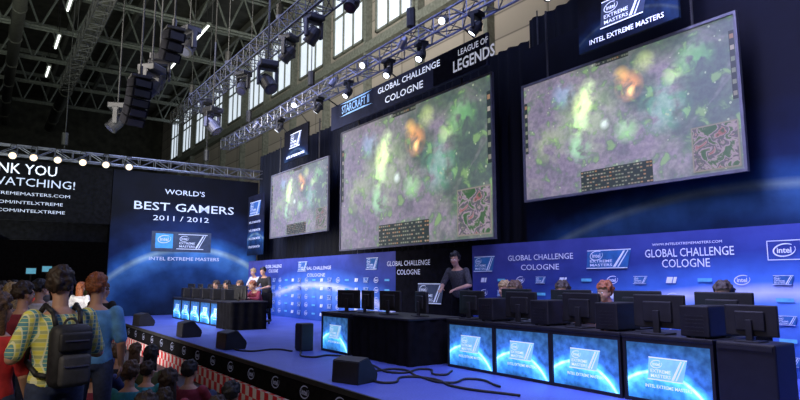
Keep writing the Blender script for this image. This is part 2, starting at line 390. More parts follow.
g=G('map inset'); x=g.xyz(g.coord('Generated')); pc_=g.comb(x[1],x[2]); n=g.noise(pc_,4,4,.6)
c=g.ramp(n,[(.34,(.04,.10,.04)),(.42,(.07,.12,.06)),(.46,(.32,.26,.30)),(.49,(.26,.20,.25)),(.52,(.10,.08,.12)),(.57,(.08,.11,.08)),(.60,(.30,.22,.26)),(.64,(.28,.10,.10)),(.68,(.05,.09,.05))])
e1=g.math('MAXIMUM',g.math('ABSOLUTE',g.math('SUBTRACT',x[1],.5)),g.math('ABSOLUTE',g.math('SUBTRACT',x[2],.5)))
c=g.mix(g.math('GREATER_THAN',e1,.47),c,(.22,.20,.17))
g.l(c,g.b.inputs['Emission Color']); g.b.inputs['Base Color'].default_value=(.03,.03,.03,1); g.b.inputs['Emission Strength'].default_value=1.1
inset=g.m
def hudmat(name,rows,cols,thr,dim=1.0):
    g=G(name); x=g.xyz(g.coord('Generated')); a=g.math('MULTIPLY',g.math('SUBTRACT',1.0,x[1]),float(cols)); b=g.math('MULTIPLY',x[2],float(rows))
    cell=g.comb(g.math('FLOOR',a),g.math('FLOOR',b)); wn=g.n('ShaderNodeTexWhiteNoise'); g.l(cell,wn.inputs['Vector'])
    fa=g.math('FRACT',a); fb=g.math('FRACT',b)
    on=g.math('MULTIPLY',g.math('LESS_THAN',g.math('ABSOLUTE',g.math('SUBTRACT',fa,.5)),.36),g.math('LESS_THAN',g.math('ABSOLUTE',g.math('SUBTRACT',fb,.5)),.2))
    on=g.math('MULTIPLY',on,g.math('GREATER_THAN',wn.outputs['Value'],thr))
    col=g.ramp(wn.outputs['Value'],[(0,(.16,.24,.12)),(.6,(.24,.24,.2)),(.8,(.36,.18,.08)),(1,(.42,.42,.38))])
    c=g.mix(on,(.022,.034,.03),col); g.l(c,g.b.inputs['Emission Color']); g.b.inputs['Emission Strength'].default_value=dim; g.b.inputs['Base Color'].default_value=(.02,.02,.02,1)
    return g.m
hud=hudmat('score table',6,24,.3); hudtop=hudmat('top bar',1,14,.4,.7); hudside=hudmat('portrait column',6,1,.05,.9)
def screen(y0,y1,z0,z1,label,X=8.0):
    w=y1-y0; h=z1-z0
    t=thing('projection_screen',label,'screen',(X,(y0+y1)/2,z0))
    fr=.04
    bm=B(); box(bm,X,X+.06,y0-fr,y1+fr,z1,z1+fr); box(bm,X,X+.06,y0-fr,y1+fr,z0-fr,z0); box(bm,X,X+.06,y0-fr,y0,z0,z1); box(bm,X,X+.06,y1,y1+fr,z0,z1); box(bm,X+.035,X+.06,y0,y1,z0,z1)
    part('frame',bm,M['frame'],t)
    bm=B(); qX(bm,X+.03,y0,y1,z0,z1); pic=part('picture',bm,game,t)
    U=lambda u:y1-u*w; V_=lambda v:z0+v*h
    for n,m,a,b,c_,d in (('minimap',inset,.82,.99,.02,.32),('score_panel',hud,.32,.66,.0,.16),('title_bar',hudtop,.42,.58,.965,1.0),('portrait_column',hudside,.003,.022,.4,.85),('portrait_column',hudside,.978,.997,.45,.9)):
        bm=B(); qX(bm,X+.02,U(b),U(a),V_(c_),V_(d)); part(n,bm,m,pic)
    for yy in (y0+w*.15,y1-w*.15):
        bm=B(); cyl(bm,(X+.04,yy,z1+fr),(X+.04,yy,6.62),.02,seg=6); part('hanging_wire',bm,M['darkalu'],t)
    return t
screen(3.73,7.54,3.23,5.33,'near right projection screen showing a green and purple game')
screen(8.4,14.4,2.62,5.85,'largest projection screen in the middle of the stage')
screen(15.2,19.3,3.23,5.33,'small far left projection screen above the far desks')
t=thing('header_banner','dark blue header banner with event name above the big middle screen','banner',(7.85,11.4,5.9))
bm=B(); box(bm,7.8,7.86,8.25,14.65,5.95,6.62); part('panel',bm,mat('navy banner cloth',(.008,.012,.035),.8),t)
bm=B(); box(bm,7.785,7.8,8.3,9.95,5.98,6.60); part('side_panel',bm,M['blackmatte'],t)
g0=7.778
def hl(s,px0,px1,py,m,h,extra=None,bold=.012):
    a=onX(px0,py,g0);b=onX(px1,py,g0);P=onX((px0+px1)/2,py,g0); bm=B(); addtext(bm,s,(g0,(a.y+b.y)/2,P.z),FX,abs(a.y-b.y),h,bold)
    if extra: extra(bm,P,abs(a.y-b.y))
    return part('lettering',bm,m,t)
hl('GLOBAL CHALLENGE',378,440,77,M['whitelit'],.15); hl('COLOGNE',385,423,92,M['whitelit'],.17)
pb=mat('pale blue print',(.3,.5,.8),.5,em=(.3,.55,1),es=.6); gg_=mat('silver print',(.5,.5,.5),.5,em=(.6,.62,.66),es=.5)  # both prints emit, so the lettering looks lit without a lamp
hl('STARCRAFT II',342,369,104,pb,.22,lambda bm,P,w:(poly(bm,P+Vector((0,0,-.06)),FX,[(-w*.6,-.12),(w*.6,-.12),(w*.3,-.08),(-w*.3,-.08)]),poly(bm,P+Vector((0,0,.06)),FX,[(-w*.3,.08),(w*.3,.08),(w*.6,.12),(-w*.6,.12)])))
hl('LEAGUE OF',458,488,46,gg_,.13); hl('LEGENDS',453,495,58,gg_,.25,bold=.02)
for yy in (8.6,11.4,14.3):
    bm=B(); cyl(bm,(7.8,yy,6.6),(7.5,yy,6.75),.02,seg=6); part('clamp',bm,M['darkalu'],t)
def hangbanner(y0,y1,z0,z1,label,fw,fh,fz,X=7.7):
    t=thing('logo_banner',label,'banner',(X,(y0+y1)/2,z0))
    w=y1-y0
    bm=B(); box(bm,X,X+.05,y0,y1,z0,z1); part('cloth',bm,planet('banner print','y',w/(z1-z0),w/2/(z1-z0),-.9,1.2,k=1.4,gain=.08,base=(.003,.003,.006)),t)
    bw=B();bd=B(); badge(bw,bd,(X-.012,(y0+y1)/2,z0+(z1-z0)*fz),FX,w*fw,(z1-z0)*fh); addtext(bw,'INTEL EXTREME MASTERS',(X-.012,(y0+y1)/2,z0+.12),FX,w*.75,.08)
    part('printed_logo',bw,M['whitelit'],t); part('logo_plate',bd,M['dimplate'],t)
    for yy in (y0+.1,y1-.1):
        bm=B(); cyl(bm,(X+.02,yy,z1),(7.5,yy,max(z1+.02,6.72)),.015,seg=6); part('hanging_wire',bm,M['darkalu'],t)
hangbanner(4.3,6.0,5.42,6.72,'large black logo banner above the near right screen',.5,.33,.37)
hangbanner(15.9,17.6,5.5,6.5,'small black logo banner above the far left screen',.5,.45,.6)
t=thing('logo_banner','narrow blue banner hanging left of the far left screen','banner',(8.1,20.9,2.7))
bm=B(); box(bm,8.1,8.14,20.2,21.7,2.7,4.9); part('cloth',bm,planet('narrow print','y',.7,.35,-.4,.75,gain=.3),t)
bw=B(); bd=B(); badge(bw,bd,(8.08,20.95,4.4),FX,1.1,.5); part('printed_logo',bw,M['white'],t); part('logo_plate',bd,M['plate'],t)
for z in (3.9,3.6,3.3,3.0):
    bw=B(); addtext(bw,'INTEL EXTREME MASTERS',(8.08,20.95,z),FX,1.1,.08); part('lettering',bw,M['white'],t)
# ---------------------------------------------------------------- far wall banners
YW=22.4
t=thing('world_banner','tall dark blue banner reading WORLD\'S BEST GAMERS at the far stage end','banner',(6,YW,0))
xa=onY(112,200,YW).x; xb=8.75
bm=B(); box(bm,xa,xb,YW,YW+.12,0,5.6); part('cloth',bm,planet('planet print','x',(xb-xa)/5.6,.5,-.22,.74,k=1.6,gain=.6,base=(.002,.003,.010),nz=(.55,1.2),deep=.9),t)
Yt=YW-.012
def ytext(parent,s,px0,px1,py,m,h=None,bold=.005):
    a=onY(px0,py,Yt);b=onY(px1,py,Yt); pm=onY((px0+px1)/2,py,Yt)
    bm=B(); addtext(bm,s,(( a.x+b.x)/2,Yt,pm.z),FY,abs(b.x-a.x),h,bold); part('lettering',bm,m,parent)
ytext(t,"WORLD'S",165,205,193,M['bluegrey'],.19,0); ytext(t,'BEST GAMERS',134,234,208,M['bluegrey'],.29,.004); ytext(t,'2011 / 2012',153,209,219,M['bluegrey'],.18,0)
P=onY(182,242,Yt); bd=B(); poly(bd,P,FY,[(-1.05,-.36),(1.05,-.36),(1.05,.36),(-1.05,.36)]); part('logo_plate',bd,M['dimplate'],t)
P=P+Vector((-.62,-.006,.02)); bd=B(); poly(bd,P,FY,[(-.3,-.26),(.3,-.26),(.3,.26),(-.3,.26)]); part('core_plate',bd,mat('bright blue badge',(.05,.25,.6),.5,em=(.05,.3,.8),es=.5),t)  # badge colour also emits, standing in for light on the cloth
bw=B(); P2=P+Vector((0,-.006,.06)); ovallogo(bw,P2,FY,.46); part('printed_logo',bw,M['white'],t)
bw=B(); bd2=B(); badge(bw,bd2,P+Vector((.98,-.004,-.01)),FY,1.1,.55); part('printed_logo',bw,M['bluegrey'],t); part('logo_plate',bd2,M['dimplate'],t)
ytext(t,'INTEL EXTREME MASTERS',149,219,259,M['white'],.12,0)
t=thing('thanks_banner','black banner reading THANK YOU FOR WATCHING over the far left opening','banner',(1,YW,2.9))
x0=-4.5; zb=onY(60,222,YW).z
bm=B(); box(bm,x0,xa-.03,YW,YW+.1,zb,5.6); part('cloth',bm,M['blackmatte'],t)
def yend(parent,s,pxend,py,w,h,m=M['whitelit'],bold=0.0):
    e=onY(pxend,py,Yt); bm=B(); addtext(bm,s,(e.x-w/2,Yt,e.z),FY,w,h,bold); part('lettering',bm,m,parent)
yend(t,'THANK YOU',57,172,2.5,.33,M['whitelit'],bold=.004); yend(t,'FOR WATCHING!',75,186,3.25,.26,M['bluegrey'],bold=.0)
yend(t,'WWW.INTELEXTREMEMASTERS.COM',70,197,3.6,.10,M['white']); yend(t,'TWITTER.COM/INTELXTREME',63,205,2.9,.10,M['white']); yend(t,'FACEBOOK.COM/INTELXTREME',65,213,3.0,.10,M['white'])
t=thing('entrance_header','lower black panel hanging over the dark opening at far left','panel',(1,YW+.6,2.0))
bm=B(); box(bm,x0,xa,YW+.5,YW+.6,onY(60,240,YW).z,zb+.1); part('cloth',bm,M['blackmatte'],t)
bm=B(); box(bm,-12,8,33,33.2,0,5); single('booth_wall',bm,M['blackmatte'],'dark booth wall seen through the far left opening','wall')
cy=mat('cyan screen picture',(.05,.1,.1),.4,em=(.10,.35,.5),es=.9,var=.5,scale=6)
for i,(px,py,m_,sz) in enumerate(((31,271,cy,.22),(47,269,cy,.22))):
    P=onY(px,py,32)
    t=thing('display_stand',('left','right')[i]+' glowing blue display on a pole beyond the far opening','display',(P.x,32,0),'displays beyond the far opening')
    bm=B(); box(bm,P.x-sz,P.x+sz,32,32.08,P.z-sz*.7,P.z+sz*.7); part('casing',bm,M['casing'],t)
    bm=B(); qY(bm,31.99,P.x-sz+.03,P.x+sz-.03,P.z-sz*.7+.03,P.z+sz*.7-.03); part('picture',bm,m_,t)
    bm=B(); cyl(bm,(P.x,32.05,.03),(P.x,32.05,P.z-sz*.7),.04); part('pole',bm,M['casing'],t)
    bm=B(); cyl(bm,(P.x,32.05,0),(P.x,32.05,.03),.22); part('base',bm,M['casing'],t)
# ---------------------------------------------------------------- trusses
def trussthing(p0,p1,s,label,m,hoists=3,step=.5,top=17.98,name='lighting_truss'):
    p0=Vector(p0);p1=Vector(p1); t=thing(name,label,'truss',(p0+p1)/2)
    d=(p1-p0).normalized(); up=Vector((0,0,1)); sd=d.cross(up)
    bm=B(); cs=[sd*s/2*a+up*s/2*b for a in (-1,1) for b in (-1,1)]
    for c in cs: cyl(bm,p0+c,p1+c,.026,seg=6)
    part('chord',bm,m,t)
    bm=B(); n=int((p1-p0).length/step); L=(p1-p0)/n
    for k in range(n):
        a=p0+L*k; b=a+L
        for c1,c2 in ((cs[0],cs[1]),(cs[2],cs[3]),(cs[0],cs[2]),(cs[1],cs[3])):
            if k%2: c1,c2=c2,c1
            cyl(bm,a+c1,b+c2,.013,seg=4); cyl(bm,b+c1,b+c2,.013,seg=4)
    part('lacing',bm,m,t)
    for k in range(hoists):
        bm=B(); q=p0.lerp(p1,(k+.5)/hoists); cyl(bm,q+up*s/2,(q.x,q.y,top),.015,seg=5); cyl(bm,q+up*(s/2+.2),q+up*(s/2+.6),.1,seg=8)
        part('hoist_chain',bm,M['darkalu'],t)
    return t
TX,TZ=7.3,6.9
trussthing((TX,-2,TZ),(TX,22.2,TZ),.34,'silver lighting truss running above the stage screens',M['alu'],5)
trussthing((5.9,8,8.1),(5.9,24,8.1),.45,'dark high truss hung in front of the window wall',M['darkalu'],4)
trussthing((-5,YW-.25,5.85),(8.9,YW-.25,5.85),.3,'silver truss along the top of the far banners',M['alu'],3)
trussthing((2.2,11.0,9.3),(2.2,26,9.3),.4,'dark truss over the audience carrying the hanging loudspeakers',M['darkalu'],3)
# ---------------------------------------------------------------- lamps
def mkmover(label,lensm,name='moving_head_lamp'):
    t=thing(name,label,'stage lamp',(0,0,0),'lamps rigged on the trusses')
    bm=B(); box(bm,-.17,.17,-.17,.17,-.12,0,bev=.02); part('base',bm,M['casing'],t)
    bm=B()
    for s in (-1,1): box(bm,-.05,.05,s*.17-.025,s*.17+.025,-.46,-.1,bev=.012)
    box(bm,-.06,.06,-.19,.19,-.16,-.12); part('yoke',bm,M['casing'],t)
    dr=Vector((-.55,-.25,-.75)).normalized(); c=Vector((0,0,-.4))
    bm=B(); cyl(bm,c-dr*.16,c-dr*.02,.09,.14,16); cyl(bm,c-dr*.02,c+dr*.16,.14,.125,16); cyl(bm,c+dr*.16,c+dr*.2,.135,.135,16); h=part('head',bm,M['casing'],t)
    bm=B(); cyl(bm,c+dr*.2,c+dr*.207,.095,.095,16); part('lens',bm,lensm,h)
    return t
def mkpar(label,lensm,dr=(-.7,-.45,-.35)):
    t=thing('par_can_lamp',label,'stage lamp',(0,0,0),'lamps rigged on the trusses')
    dr=Vector(dr).normalized(); c=Vector((0,0,-.28))
    bm=B(); cyl(bm,c-dr*.2,c-dr*.08,.05,.1,14); cyl(bm,c-dr*.08,c+dr*.14,.1,.1,14); h=part('can',bm,M['alu'],t)
    bm=B(); cyl(bm,c+dr*.14,c+dr*.147,.085,.085,14); part('lens',bm,lensm,h)
    bm=B(); sdv=dr.cross(Vector((0,0,1))).normalized()
    for s in (-1,1): bar(bm,c+sdv*s*.12,Vector((0,0,0))+sdv*s*.06,.012)
    bar(bm,sdv*-.07,sdv*.07,.015); part('bracket',bm,M['darkalu'],t)
    return t
ords=['first','second','third','fourth','fifth','sixth','seventh','eighth','ninth','tenth','eleventh','twelfth','thirteenth','fourteenth','fifteenth','sixteenth']
mv=None; pc=None; po=None
pxs=[262,283,300,322,340,352,372,392,410,425,452,480,515,548]
def yat(px,X,Z):
    y=onX(px,100,X).y
    for _ in range(8):
        r=X*math.cos(AL)-y*math.sin(AL); gg=X*math.sin(AL)+y*math.cos(AL); dd=gg*math.cos(TH)+(Z-H)*math.sin(TH); pp=400+F*r/dd
        y+=(pp-px)*dd/F/math.sin(AL)*.6
    return y
for i,px in enumerate(pxs):
    y=yat(px,TX,TZ)
    lab='%s lamp from the left along the silver stage truss'%ords[i]
    if i%4==0:
        if po is None: po=mkpar(lab,M['glass'],(-.5,.3,-.8)); o=po
        else: o=dup(po,None,None,lab)
    elif i%2==0:
        if pc is None: pc=mkpar(lab,M['lens'],(-.5,-.75,-.5)); o=pc
        else: o=dup(pc,None,None,lab)
    else:
        if mv is None: mv=mkmover(lab,M['lens']); o=mv
        else: o=dup(mv,None,None,lab)
    if i%2==0: o.location=(TX-.2,y,TZ+.18); o.rotation_euler=(0,0,random.uniform(-.7,.7)); o.scale=(.8,)*3
    else: o.location=(TX-.1,y,TZ-.17); o.rotation_euler=(0,0,random.uniform(-1.6,1.6)); o.scale=(.72,)*3
mvd=mkmover('dark moving head lamp nearest the camera on the high dark truss',M['glass']); mvd.location=(5.9,10.2,7.87)
nm=['second','third','fourth','fifth']
for i,y in enumerate((12.0,13.4,16.6,20)):
    dup(mvd,(5.9,y,7.87),random.uniform(-2,2),'%s dark moving head lamp from the camera on the high dark truss'%nm[i],scale=1.15)
bigm=dup(mvd,(6.6,3.4,6.6),.6,'dark moving head lamp above the right end of the near screen',scale=1.4)
t=thing('rigging_pipe','short dark pipe holding the lamp above the near right screen','pipe',(6.6,3.4,6.6))
bm=B(); cyl(bm,(6.6,3.4,6.6),(6.6,3.4,17.98),.03,seg=8); part('drop_pipe',bm,M['darkalu'],t)
bm=B(); box(bm,6.5,6.7,3.3,3.5,6.6,6.66); part('flange',bm,M['darkalu'],t)
wl=None
for i,px in enumerate((12,33,57,82,105,128)):
    x=onY(px,165,YW-.3).x; lab='%s warm lamp from the left on the far banner truss'%ords[i]
    if wl is None: wl=mkpar(lab,M['warmlens']); o=wl
    else: o=dup(wl,None,None,lab)
    o.location=(x,YW-.45,6.0); o.rotation_euler=(0,0,.9); o.scale=(1.15,)*3
def linearray(loc,n,label,bend=.09,w=.95,h=.27,rz=.25,tilt=0):
    t=thing('line_array_loudspeaker',label,'loudspeaker',loc)
    L=Vector(loc); p=L.copy(); a=tilt
    bm=B(); box(bm,p.x-.2,p.x+.2,p.y-w/2,p.y+w/2,p.z,p.z+.06); cyl(bm,(p.x,p.y,p.z+.06),(p.x,p.y,p.z+.3),.05); part('flying_frame',bm,M['darkalu'],t)
    for k in range(n):
        a+=bend
        Mx=Matrix.Translation(p)@Matrix.Rotation(rz,4,'Z')@Matrix.Rotation(a,4,'X')
        bm=B(); box(bm,-w/2,w/2,-.18,.13,-h+.008,-.005,bev=.02,M=Mx); c=part('cabinet',bm,M['blackmatte'],t)
        bm=B(); box(bm,-w/2+.05,w/2-.05,-.19,-.18,-h+.03,-.03,M=Mx); part('grille',bm,M['casing'],c)
        p=Mx@Vector((0,0,-h))
    bm=B(); cyl(bm,(loc[0],loc[1],loc[2]+.07),(loc[0],loc[1],9.1),.02,seg=6); part('hoist_chain',bm,M['darkalu'],t)
P=onY(140,80,13.0); linearray((P.x,13.0,P.z),5,'lower curved black loudspeaker stack hanging over the audience',w=.42,bend=.11,h=.19)
P=onY(174,32,13.6); linearray((P.x,13.6,P.z),3,'upper black loudspeaker stack hanging left of the window wall',w=.42,bend=.18,h=.22)
for i,(px,py,Y) in enumerate(((190,28,15),(118,104,17),(213,108,16.5),(160,56,14),(268,62,13),(152,66,13.4))):
    P=onY(px,py,Y); a_=('moving head lamp beside the upper hanging loudspeaker','lone dark lamp hanging left of the loudspeakers','dark lamp hanging low before the window wall','upper dark lamp hung between the two loudspeaker stacks','dark lamp hanging alone above the stage truss','lower dark lamp hung between the two loudspeaker stacks')[i]
    dup(mvd,P,random.uniform(-2,2),a_,scale=1.25)
    bm=B(); cyl(bm,P,(P.x,P.y,17.98),.02,seg=6); single('drop_cable',bm,M['rubber'],'thin drop cable of the '+a_.split(' hanging')[0].split(' hung')[0]+(' high up','',' low down',' between stacks',' above stage truss',' nearest the lower stack')[i],'cable')
# ---------------------------------------------------------------- desks
led=planet('panel picture','y',1.65,.62,-.62,1.12,k=1.0,emis=1.7,gain=1.35,base=(.02,.07,.18),tint=(.75,1.12,1.0),nz=(.6,1.2),deep=1.4)
def mkdesk(label,w=.95,lit=True):
    t=thing('gaming_desk',label,'desk',(0,0,0),'desks with glowing front panels')
    bm=B(); box(bm,.03,.75,-w/2+.01,w/2-.01,0,.62,bev=.01); part('body',bm,M['black'],t)
    bm=B(); box(bm,-.02,.8,-w/2,w/2,.62,.66,bev=.008); part('tabletop',bm,M['casing'],t)
    bm=B()
    for a,b,c_,d in ((-w/2+.005,w/2-.005,.58,.62),(-w/2+.005,w/2-.005,0,.035),(-w/2+.005,-w/2+.035,0,.6),(w/2-.035,w/2-.005,0,.6)): box(bm,-.01,.04,a,b,c_,d)
    part('panel_frame',bm,M['casing'],t)
    bm=B(); qX(bm,.012,-w/2+.035,w/2-.035,.035,.58); p=part('display_panel',bm,led,t)
    bw=B();bd=B(); badge(bw,bd,(.004,0,.34),FX,.42,.22); addtext(bw,'INTEL EXTREME MASTERS',(.004,0,.17),FX,.48,.032)
    part('panel_logo',bw,M['whitelit'],p); part('logo_plate',bd,M['paleplate'],p)
    return t
def mkmonitor(label,w=.56,h=.34):
    t=thing('monitor',label,'monitor',(0,0,0),'monitors on the desks')
    bm=B(); box(bm,-.025,.02,-w/2,w/2,.06,.06+h,bev=.012); box(bm,-.055,-.02,-w*.28,w*.28,.12,.06+h*.8,bev=.012); part('casing',bm,M['casing'],t)
    bm=B(); quad(bm,[(.0215,-w/2+.02,.08),(.0215,w/2-.02,.08),(.0215,w/2-.02,.04+h),(.0215,-w/2+.02,.04+h)]); part('display',bm,cy,t)
    bm=B(); box(bm,-.08,-.04,-.035,.035,.01,.24,bev=.006); part('neck',bm,M['casing'],t)
    bm=B(); box(bm,-.15,.08,-.13,.13,0,.014,bev=.004); part('base',bm,M['casing'],t)
    return t
def mktower(label):
    t=thing('computer_tower',label,'computer',(0,0,0),'computers on the desks')
    bm=B(); box(bm,-.2,.2,-.14,.14,.015,.30,bev=.012); part('case',bm,M['black'],t)
    bm=B()
    for k in range(5): box(bm,-.204,-.2,-.09,.09,.06+k*.035,.07+k*.035)
    part('vent_slots',bm,M['casing'],t)
    for a in (-.15,.15):
        for b in (-.09,.09):
            bm=B(); cyl(bm,(a,b,0),(a,b,.015),.02); part('foot',bm,M['rubber'],t)
    return t
DX=5.5
desk0=None; mo0=None; tw0=None
def placedesk(y,label,X=DX):
    global desk0
    if desk0 is None: desk0=mkdesk(label); desk0.location=(X,y,SZ); return desk0
    return dup(desk0,(X,y,SZ),0,label)
def placemon(y,label,X=DX+.42,rz=0,s=1):
    global mo0
    if mo0 is None: mo0=mkmonitor(label); o=mo0
    else: o=dup(mo0,None,None,label)
    o.location=(X,y,SZ+.66); o.rotation_euler=(0,0,rz); o.scale=(s,)*3; return o
def placetow(y,label,X=DX+.3):
    global tw0
    if tw0 is None: tw0=mktower(label); o=tw0
    else: o=dup(tw0,None,None,label)
    o.location=(X,y,SZ+.66); return o
RY=[6.27,5.33,4.39,3.42]
for i,y in enumerate(RY):
    placedesk(y,'glowing front desk, %s from the left in the near right row'%ords[i])
    placemon(y+.17,'black monitor on the %s desk of the near right row'%ords[i],X=DX+.2,rz=random.uniform(-.12,.12),s=.98)
    placetow(y-.29,'low black computer on the %s desk of the near right row'%ords[i],X=DX+.22)
    placemon(y-.26,'second black monitor standing behind the first on the %s near desk'%ords[i],X=DX+.64,rz=random.uniform(-.1,.1),s=1.05)
t=thing('equipment_case','black case closing the right end of the near desk row','case',(5.6,2.6,SZ))
bm=B(); box(bm,5.48,5.85,2.42,2.92,SZ,SZ+.66,bev=.015); part('body',bm,M['black'],t)
for z in (.03,.6):
    bm=B(); box(bm,5.465,5.48,2.44,2.90,SZ+z,SZ+z+.04); part('edge_strip',bm,M['casing'],t)
placemon(2.68,'black monitor on the case at the right end of the near row',X=5.66,s=.8)
LY=[15.9+.95*k for k in range(5)]
for i,y in enumerate(LY):
    placedesk(y,'glowing front desk, %s from the right in the far left row'%ords[i],X=5.15)
    placemon(y+.1,'black monitor on the %s desk from the right in the far row'%ords[i],X=5.6,rz=random.uniform(-.15,.15),s=1.05)
    placetow(y-.34,'low black computer on the %s desk from the right in the far row'%ords[i],X=5.4)
def clothtable(x0,x1,y0,y1,h,label):
    t=thing('covered_table',label,'table',((x0+x1)/2,(y0+y1)/2,SZ))
    bm=B(); box(bm,x0-.02,x1+.02,y0-.02,y1+.02,SZ+h-.03,SZ+h,bev=.01); part('tabletop',bm,M['casing'],t)
    bm=B(); pts=[]; 
    for (ax,ay),(bx,by) in (((x0,y0),(x1,y0)),((x1,y0),(x1,y1)),((x1,y1),(x0,y1)),((x0,y1),(x0,y0))):
        n=max(6,int(math.hypot(bx-ax,by-ay)/.05))
        for k in range(n):
            o_=.015*math.sin(k*1.3); nx,ny=(by-ay),-(bx-ax); L=math.hypot(nx,ny); pts.append((ax+(bx-ax)*k/n+nx/L*o_,ay+(by-ay)*k/n+ny/L*o_))
    lo=[bm.verts.new((a,b,SZ)) for a,b in pts]; hi=[bm.verts.new((a,b,SZ+h-.02)) for a,b in pts]; n=len(pts)
    for k in range(n): bm.faces.new((lo[k],lo[(k+1)%n],hi[(k+1)%n],hi[k]))
    part('cloth_skirt',bm,M['blackmatte'],t,True)
clothtable(5.0,5.9,14.3,15.38,.68,'black cloth covered table at the end of the far desk row')
placemon(14.8,'black monitor on the cloth table at the end of the far row',X=5.4,rz=.2)
placedesk(9.05,'single glowing front desk standing alone near mid stage',X=4.95)
clothtable(4.97,5.9,6.95,8.5,.66,'long black cloth covered table beside the lone glowing desk')
for i,(x,y,r) in enumerate(((5.3,9.2,.3),(5.35,8.65,-.2),(5.4,8.05,.1),(5.5,7.35,-.3))):
    placemon(y,('monitor on the lone glowing desk, left one','monitor on the lone glowing desk, right one','monitor at the left end of the black cloth table mid stage','monitor at the right end of the black cloth table mid stage')[i],X=x,rz=r,s=.92)
# ---------------------------------------------------------------- wedges and boxes
def mkwedge(label):
    t=thing('stage_monitor_wedge',label,'speaker',(0,0,0),'floor wedges along the stage edge')
    pts=[(-.22,0),(.22,0),(.25,.12),(.02,.38),(-.2,.33)]
    bm=B(); w=.27
    A=[bm.verts.new((x,-w,z)) for x,z in pts]; Bv=[bm.verts.new((x,w,z)) for x,z in pts]; n=len(pts)
    bm.faces.new(A); bm.faces.new(Bv[::-1])
    for k in range(n): bm.faces.new((A[k],Bv[k],Bv[(k+1)%n],A[(k+1)%n]))
    bmesh.ops.recalc_face_normals(bm,faces=bm.faces); bmesh.ops.bevel(bm,geom=bm.edges[:],offset=.012,segments=2,affect='EDGES'); part('cabinet',bm,M['black'],t)
    d=Vector((.23,0,-.26)).normalized(); nrm=Vector((.26,0,.23)).normalized(); c=Vector((.135,0,.25))+nrm*.012
    bm=B(); Mx=Matrix((( d.x,0,nrm.x,c.x),(0,1,0,0),(d.z,0,nrm.z,c.z),(0,0,0,1))); box(bm,-.15,.15,-.24,.24,-.004,.006,M=Mx); part('grille',bm,M['casing'],t)
    return t
wd=mkwedge('black floor wedge speaker nearest the camera on the stage edge'); P=onZ(343,383,SZ); wd.location=(P.x+.15,P.y,SZ); wd.rotation_euler=(0,0,.3); wd.scale=(.78,)*3
for px,py,l,s in ((222,349,'black floor wedge speaker in the middle of the stage edge',.85),(181,337,'small black floor wedge speaker farther along the stage edge',.9),(137,326,'farthest black floor wedge speaker at the stage edge',.9)):
    P=onZ(px,py,SZ); dup(wd,(P.x+.15,P.y,SZ),random.uniform(-.2,.4),l,scale=s)
P=onZ(296,351,SZ); t=thing('loudspeaker_box','upright black loudspeaker box on the carpet left of the lone desk','speaker',(P.x+.15,P.y,SZ)); x,y=P.x+.15,P.y
bm=B(); box(bm,x-.12,x+.12,y-.12,y+.12,SZ,SZ+.46,bev=.02); c=part('cabinet',bm,M['black'],t)
bm=B(); box(bm,x-.13,x-.12,y-.095,y+.095,SZ+.04,SZ+.42); part('grille',bm,M['casing'],t)
def cable(pts,label,r=.014,m=None):
    cu=bpy.data.curves.new('c','CURVE'); cu.dimensions='3D'; cu.bevel_depth=r; cu.bevel_resolution=2; cu.resolution_u=8
    s=cu.splines.new('BEZIER'); s.bezier_points.add(len(pts)-1)
    for b,p in zip(s.bezier_points,pts): b.co=p; b.handle_left_type=b.handle_right_type='AUTO'
    o=bpy.data.objects.new('t',cu); C.objects.link(o); dg=bpy.context.evaluated_depsgraph_get(); me=bpy.data.meshes.new_from_object(o.evaluated_get(dg)); bpy.data.objects.remove(o)
    o=fin('floor_cable',me,m or M['rubber'],None,True); o['label']=label; o['category']='cable'
for i,pp in enumerate(([(352,368),(372,372),(395,370),(420,378),(450,384),(470,380),(500,388)],[(365,380),(390,384),(405,378),(432,380),(455,388),(520,397)],[(372,366),(400,374),(425,370),(440,376),(452,372)],[(300,352),(312,358),(330,356),(345,372)],[(232,346),(250,352),(275,350),(292,352)])):
    cable([onZ(a,b,SZ)+Vector((0,0,.015)) for a,b in pp],('black cable snaking below the nearest glowing desks','black cable lying nearest the stage edge','short looped black cable beside the cloth table','black cable between upright speaker and near wedge','black cable between middle wedge and upright speaker')[i])
